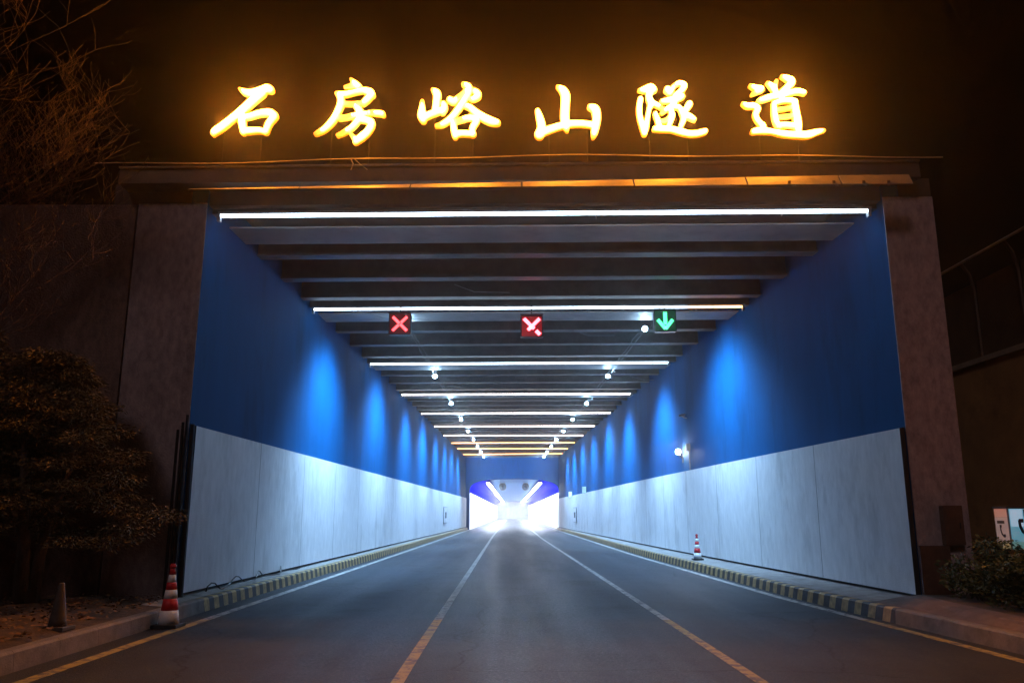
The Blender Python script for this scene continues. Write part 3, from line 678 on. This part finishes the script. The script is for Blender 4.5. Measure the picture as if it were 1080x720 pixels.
# ------------------------------------------------------------------ cones
def cone(loc, label, h=.88, rb=.15):
    t = empty('traffic_cone', loc, label, 'traffic cone', 'red and white traffic cones')
    s = h/.88
    MB().cbox(-.19*s,.19*s,-.19*s,.19*s,0,.05*s,.008).build('base', M['rubber'], t)
    b = MB(); z = [.05,.25,.42,.55,.66,.77,.88]; mt=[M['conewhite'],M['conered'],M['conewhite'],M['conered'],M['conewhite'],M['conered']]
    rr = lambda zz: (.155-.12*(zz-.05)/.83)*s
    for i in range(6):
        b.lathe([(rr(z[i]),z[i]*s),(rr(z[i+1]),z[i+1]*s)],24,mt[i])
    b.lathe([(.05*s,.87*s),(.05*s,.90*s),(.03*s,.93*s)],16,M['conered'])
    b.build('body', None, t, True)
cone((-5.76,14.2,G+.006), 'tall red and white striped traffic cone standing on the road by the dark kerb', .97)
cone((6.55,29.4,.045), 'small looking red and white cone on the walkway under the bracket lamp wall', .84)
t = empty('weathered_cone', (-6.44,12.0,.06), 'dull dark weathered cone standing in the leaf litter', 'traffic cone')
MB().cbox(-.17,.17,-.17,.17,-.03,.03,.01).build('base', M['cone_old'], t)
MB().lathe([(.125,.03),(.11,.12),(.07,.4),(.04,.6),(.03,.62)],18).build('body', M['cone_old'], t, True)

# ------------------------------------------------------------------ trees, shrubs, hedge
def leaves(b, c, rad, n, L, W, droop, mats, squash=1):
    for i in range(n):
        d = Vector((random.gauss(0,1),random.gauss(0,1),random.gauss(0,1)*squash)).normalized()
        p = Vector(c)+Vector((d.x*rad[0],d.y*rad[1],d.z*rad[2]))*random.random()**.5
        o = Vector((d.x+random.uniform(-.5,.5), d.y+random.uniform(-.5,.5), random.uniform(-.5,.5)-droop)).normalized()
        u = o.cross(Vector((random.uniform(-1,1),random.uniform(-1,1),random.uniform(-1,1)))).normalized()
        l = L*random.uniform(.6,1.4); w = W*random.uniform(.6,1.3)
        b.poly([p-u*w*.2, p+o*l*.5-u*w*.5, p+o*l, p+o*l*.5+u*w*.5], random.choice(mats))
def shrub_tree(loc, H, RX, z0, label, n=110, stems=3):
    t = empty('shrub_tree', loc, label, 'tree', 'shrubby trees in front of the wing wall')
    b = MB()
    for k in range(stems):
        a = 6.28*k/stems+.4; b.tube([(.12*math.cos(a),.08*math.sin(a),-.12),(.18*math.cos(a),.1*math.sin(a),z0*.6),(.35*math.cos(a),.3*math.sin(a),z0+.3),(.7*math.cos(a),.5*math.sin(a),H*.7)],[.14,.11,.08,.03],8)
    b.build('trunk', M['bark'], t, True)
    b = MB()
    for i in range(n):      # tiers of drooping sprays
        u = random.random()**.8; z = z0+(H-z0)*u; rr = RX*(1-u**1.7)*random.uniform(.45,1.0)+.1; a = random.uniform(0,6.283)
        c = (rr*math.cos(a), rr*math.sin(a)*.62, z-.25*rr)
        leaves(b, c, (.5,.42,.14), 230, .085, .026, .25, [M['leafA'],M['leafA'],M['leafB']])
    b.build('crown', None, t)
shrub_tree((-8.7,15.0,.03), 4.6, 2.3, 1.5, 'dark layered shrub tree with a few bare stems nearest the tunnel mouth', 170)
shrub_tree((-10.3,14.9,.03), 5.1, 2.4, 1.7, 'taller dark shrub tree farther from the tunnel mouth behind the dull cone', 170)

def bare_tree(loc, label):
    t = empty('bare_tree', loc, label, 'tree')
    trunk = MB(); br = MB()
    def grow(p, d, l, r, lev, b):
        pts=[p]; rad=[r]; q=Vector(p); dd=Vector(d)
        n = 5
        for i in range(n):
            dd = (dd+Vector((random.uniform(-.22,.22),random.uniform(-.22,.22),random.uniform(-.08,.2)))).normalized()
            q = q+dd*l/n; pts.append(q.copy()); rad.append(max(.0035,r*(1-.78*(i+1)/n)))
        b.tube(pts, rad, 6 if lev<2 else 4, cap=False)
        if lev >= 5: return
        k = [7,7,6,5,4][lev]
        for i in range(k):
            j = random.randint(2 if lev==0 else 1, n); a = random.uniform(0,6.283); s = Vector((math.cos(a),math.sin(a)*.7,random.uniform(-.1,.8)))
            nd = (dd*.5+s*.75).normalized()
            grow(pts[j], nd, l*random.uniform(.48,.72), max(.005,rad[j]*.55), lev+1, br)
    grow(Vector((0,0,-.1)), Vector((.06,0,1)), 5.6, .18, 0, trunk)
    trunk.build('trunk', M['bark'], t, True); br.build('crown', M['twig'], t)
random.seed(23)
bare_tree((-12.0,15.2,.03), 'tall bare leafless tree with fine twigs rising past the canopy end')

# hedge bushes behind the paved apron
for i, (x, y, rx, h, txt) in enumerate([(8.4,14.9,.65,1.08,'bush of the hedge that touches the concrete pillar'),(8.3,13.5,.65,1.0,'bush of the hedge beside the paved apron, second from the pillar'),(9.25,13.7,.8,1.15,'bush of the hedge standing right in front of the phone box'),(8.45,12.1,.8,1.02,'bush of the hedge farthest from the pillar, along the apron'),(9.65,12.2,.9,1.1,'bush of the hedge by the retaining wall, farthest from the road')]):
    t = empty('hedge_bush', (x,y,.13), 'dark leafy '+txt, 'bush', 'hedge bushes beside the pillar')
    b = MB()
    for k in range(26):
        a = random.uniform(0,6.28); rr = rx*random.random()**.5; z = h*random.uniform(.15,.92)
        leaves(b, (rr*math.cos(a),rr*math.sin(a),z), (.26,.26,.16), 95, .085, .05, 0, [M['hedgeA'],M['hedgeA'],M['hedgeB']])
    b.build('foliage', None, t)
    b = MB()
    for k in range(7):
        a=6.28*k/7; b.tube([(.1*math.cos(a),.1*math.sin(a),-.05),(.3*math.cos(a),.3*math.sin(a),h*.4),(rx*.6*math.cos(a),rx*.6*math.sin(a),h*.75)],[.02,.015,.006],5)
    b.build('stem', M['bark'], t)

# ------------------------------------------------------------------ cabinet on the pillar, low brown gate, phone box
t = empty('control_cabinet', (8.55,skew(8.55)-.02,1.0), 'rusty brown control cabinet fixed to the foot of the concrete pillar', 'cabinet')
MB().cbox(-.17,.2,-.16,-.002,.05,.80,.012).build('enclosure', M['rust'], t); MB().cbox(-.14,.17,-.172,-.161,.09,.76,.008).build('door', M['rust'], t); MB().box(.11,.13,-.19,-.173,.36,.48).build('handle', M['black'], t)
t = empty('brown_hoarding', (8.0,15.98,.02), 'low dark brown board between the white panels and the hedge', 'board')
MB().box(-.16,.42,0,.05,.05,1.02).build('board', M['rust'], t); MB().box(-.13,-.07,.051,.11,-.1,1.02).build('post', M['steel'], t); MB().box(.32,.38,.051,.11,-.1,1.02).build('post', M['steel'], t)

t = empty('emergency_phone_box', (9.04,14.7,.3), 'lit phone box with a pale face and a cyan face, each showing a handset', 'phone box')
bx = MB().box(-.2,.62,0,.42,.72,1.44).build('case', M['grey'], t)
MB().tube([(.2,.2,-.3),(.2,.2,.72)],.06,10).build('post', M['steel'], t)
MB().box(-.22,.64,-.02,.44,1.441,1.47).build('cap', M['steel'], t)
def handset(b, P3, ox, oz, s, m, w=.16):
    # receiver drawn in the (u, z) plane of a face; P3 maps (u, depth, z) to the box
    V = lambda p: Vector((ox+p[0]*s, 0, oz+p[1]*s))
    pts = [V(p) for p in ((-.45,.95),(-.42,.35),(-.2,-.25),(.25,-.62),(.6,-.72))]
    k = 0
    for a, c in zip(pts, pts[1:]):
        u=(c-a).normalized(); n=Vector((-u.z,0,u.x))*w*s; k += .0012
        q=[a-n-u*w*s*.4,c-n+u*w*s*.4,c+n+u*w*s*.4,a+n-u*w*s*.4]
        b.poly([P3(p.x,.008+k,p.z) for p in q], m)
    for p,(dx,dz) in ((pts[0],(.18,.0)),(pts[-1],(.0,.18))):
        c = p+Vector((dx*s,0,dz*s)); h=.26*s; k += .0012
        b.poly([P3(c.x-h,.008+k,c.z-h*.8),P3(c.x+h,.008+k,c.z-h*.8),P3(c.x+h,.008+k,c.z+h*.8),P3(c.x-h,.008+k,c.z+h*.8)], m)
def pane(b, P3, u0,u1,z0,z1,d,m): b.poly([P3(u0,d,z0),P3(u1,d,z0),P3(u1,d,z1),P3(u0,d,z1)], m)
SF = lambda u,d,z: (-.2-d, .42-u, z)      # side face, u runs towards the front
FF = lambda u,d,z: (-.2+u, -d, z)         # front face
b = MB()
pane(b,SF,.02,.40,.84,1.28,.003,E['phone_a']); pane(b,SF,.02,.40,1.282,1.43,.003,E['phone_o']); pane(b,SF,.02,.40,.73,.838,.003,E['phone_y'])
pane(b,SF,.08,.30,1.17,1.22,.006,M['steel']); handset(b,SF,.22,1.02,.11,E['phone_d'])
b.build('pale_face', None, t)
b = MB()
pane(b,FF,.02,.80,.86,1.43,.003,E['phone_b']); pane(b,FF,.04,.26,1.12,1.42,.006,E['phone_w']); pane(b,FF,.28,.79,1.29,1.42,.006,M['rust']); pane(b,FF,.02,.80,.73,.858,.003,E['phone_t'])
handset(b,FF,.26,1.07,.16,E['phone_d'])
b.build('cyan_face', None, t)

# retaining wall with noise barrier running beside the approach
t = empty('retaining_wall', (10.7,18,0), 'brown rendered retaining wall beyond the concrete pillar', 'wall')
o = MB().box(10.7,11.3,2,60,-.3,5.0).build('wall_body', M['retain'], t); o.location = -t.location
o = MB().box(10.64,11.36,2,60,5.003,5.12).build('coping', M['rail'], t); o.location = -t.location
t = empty('noise_barrier', (11,18,5.12), 'tall dark barrier with slim posts on top of the retaining wall', 'barrier')
y = 3.2; 
while y < 60:
    MB().tube([(0,y-18,0),(0,y-18,1.7),(-.08,y-18,2.1),(-.24,y-18,2.36)],.04,8).build('post', M['fascia'], t)
    if y+1.7 < 60:
        MB().box(.02,.05,y-18+.06,y-18+1.64,.05,1.9).build('panel', M['barrier'], t)
    y += 1.7
MB().tube([(-.26,-15,2.38),(-.26,42,2.38)],.035,8).build('top_rail', M['rail'], t)

# ------------------------------------------------------------------ haze
m = bpy.data.materials.new('haze'); m.use_nodes = True; nt = m.node_tree
for n in list(nt.nodes): nt.nodes.remove(n)
out = nt.nodes.new('ShaderNodeOutputMaterial'); pv = nt.nodes.new('ShaderNodeVolumePrincipled')
pv.inputs['Color'].default_value=(1,.93,.86,1); pv.inputs['Density'].default_value=.0015; pv.inputs['Anisotropy'].default_value=.92
nt.links.new(pv.outputs['Volume'], out.inputs['Volume'])
tag(MB().box(-150,150,-70,300,-1.4,16.5).build('haze', m), kind='stuff')

# ------------------------------------------------------------------ world, sun, camera
w = bpy.data.worlds.new('World'); scn.world = w; w.use_nodes = True; nt = w.node_tree; bg = nt.nodes['Background']
sky = nt.nodes.new('ShaderNodeTexSky'); sky.sky_type='NISHITA'; sky.sun_disc=False; sky.sun_elevation=R(40); sky.sun_rotation=R(202)
hs = nt.nodes.new('ShaderNodeMix'); hs.data_type='RGBA'; hs.blend_type='MULTIPLY'; hs.inputs['Factor'].default_value=1; hs.inputs['B'].default_value=(1,.36,.09,1)
nt.links.new(sky.outputs['Color'], hs.inputs['A']); nt.links.new(hs.outputs['Result'], bg.inputs['Color']); bg.inputs['Strength'].default_value=.0003
sl = bpy.data.lights.new('street_glow','SUN'); sl.energy=.19; sl.angle=R(10); sl.color=(1,.76,.84)
so = bpy.data.objects.new('street_glow', sl); col.objects.link(so)
az, el = R(202), R(40)
d = Vector((math.sin(az)*math.cos(el), math.cos(az)*math.cos(el), math.sin(el)))
so.rotation_euler = d.to_track_quat('Z','Y').to_euler()

cd = bpy.data.cameras.new('camera'); cd.sensor_width=36; cd.lens=850/1080*36; cd.clip_end=600; cd.clip_start=.05
co = bpy.data.objects.new('camera', cd); col.objects.link(co); co.location=(0,0,1.65); co.rotation_euler=(math.pi/2+math.atan(181/850),0,0)
scn.camera = co
scn.view_settings.view_transform='Standard'; scn.view_settings.look='None'; scn.view_settings.exposure=0; scn.view_settings.gamma=1
scn.view_settings.use_curve_mapping = False
scn.render.engine='CYCLES'
c = scn.cycles
c.use_denoising=True
try: c.denoiser='OPENIMAGEDENOISE'; c.denoising_input_passes='RGB_ALBEDO_NORMAL'
except Exception: pass
c.max_bounces=6; c.diffuse_bounces=3; c.glossy_bounces=3; c.volume_bounces=0; c.sample_clamp_indirect=6; c.caustics_reflective=False; c.caustics_refractive=False
c.use_adaptive_sampling=True; c.adaptive_threshold=.02

# ------------------------------------------------------------------ sub-parts: pieces that belong to a part of a thing
NEST = {'lens':('housing','body'),'led_matrix':('housing',),'lit_cross':('housing',),'lit_arrow':('housing',),'visor':('housing',),
        'lit_face':('case',),'handle':('door',),'pale_face':('case',),'cyan_face':('case',),'cap':('case',)}
base = lambda n: n.split('.')[0]
by_parent = {}
for o in bpy.data.objects:
    if o.parent and o.type == 'MESH': by_parent.setdefault(o.parent.name, []).append(o)
for kids in by_parent.values():
    for o in kids:
        want = NEST.get(base(o.name))
        if not want or o.location.length > 1e-6: continue
        c = [k for k in kids if base(k.name) in want and k.location.length < 1e-6]
        if base(o.name) == 'handle' and len(c) > 1:
            hs = [k for k in kids if base(k.name) == 'handle']; c = [c[hs.index(o)]]
        if len(c) == 1: o.parent = c[0]
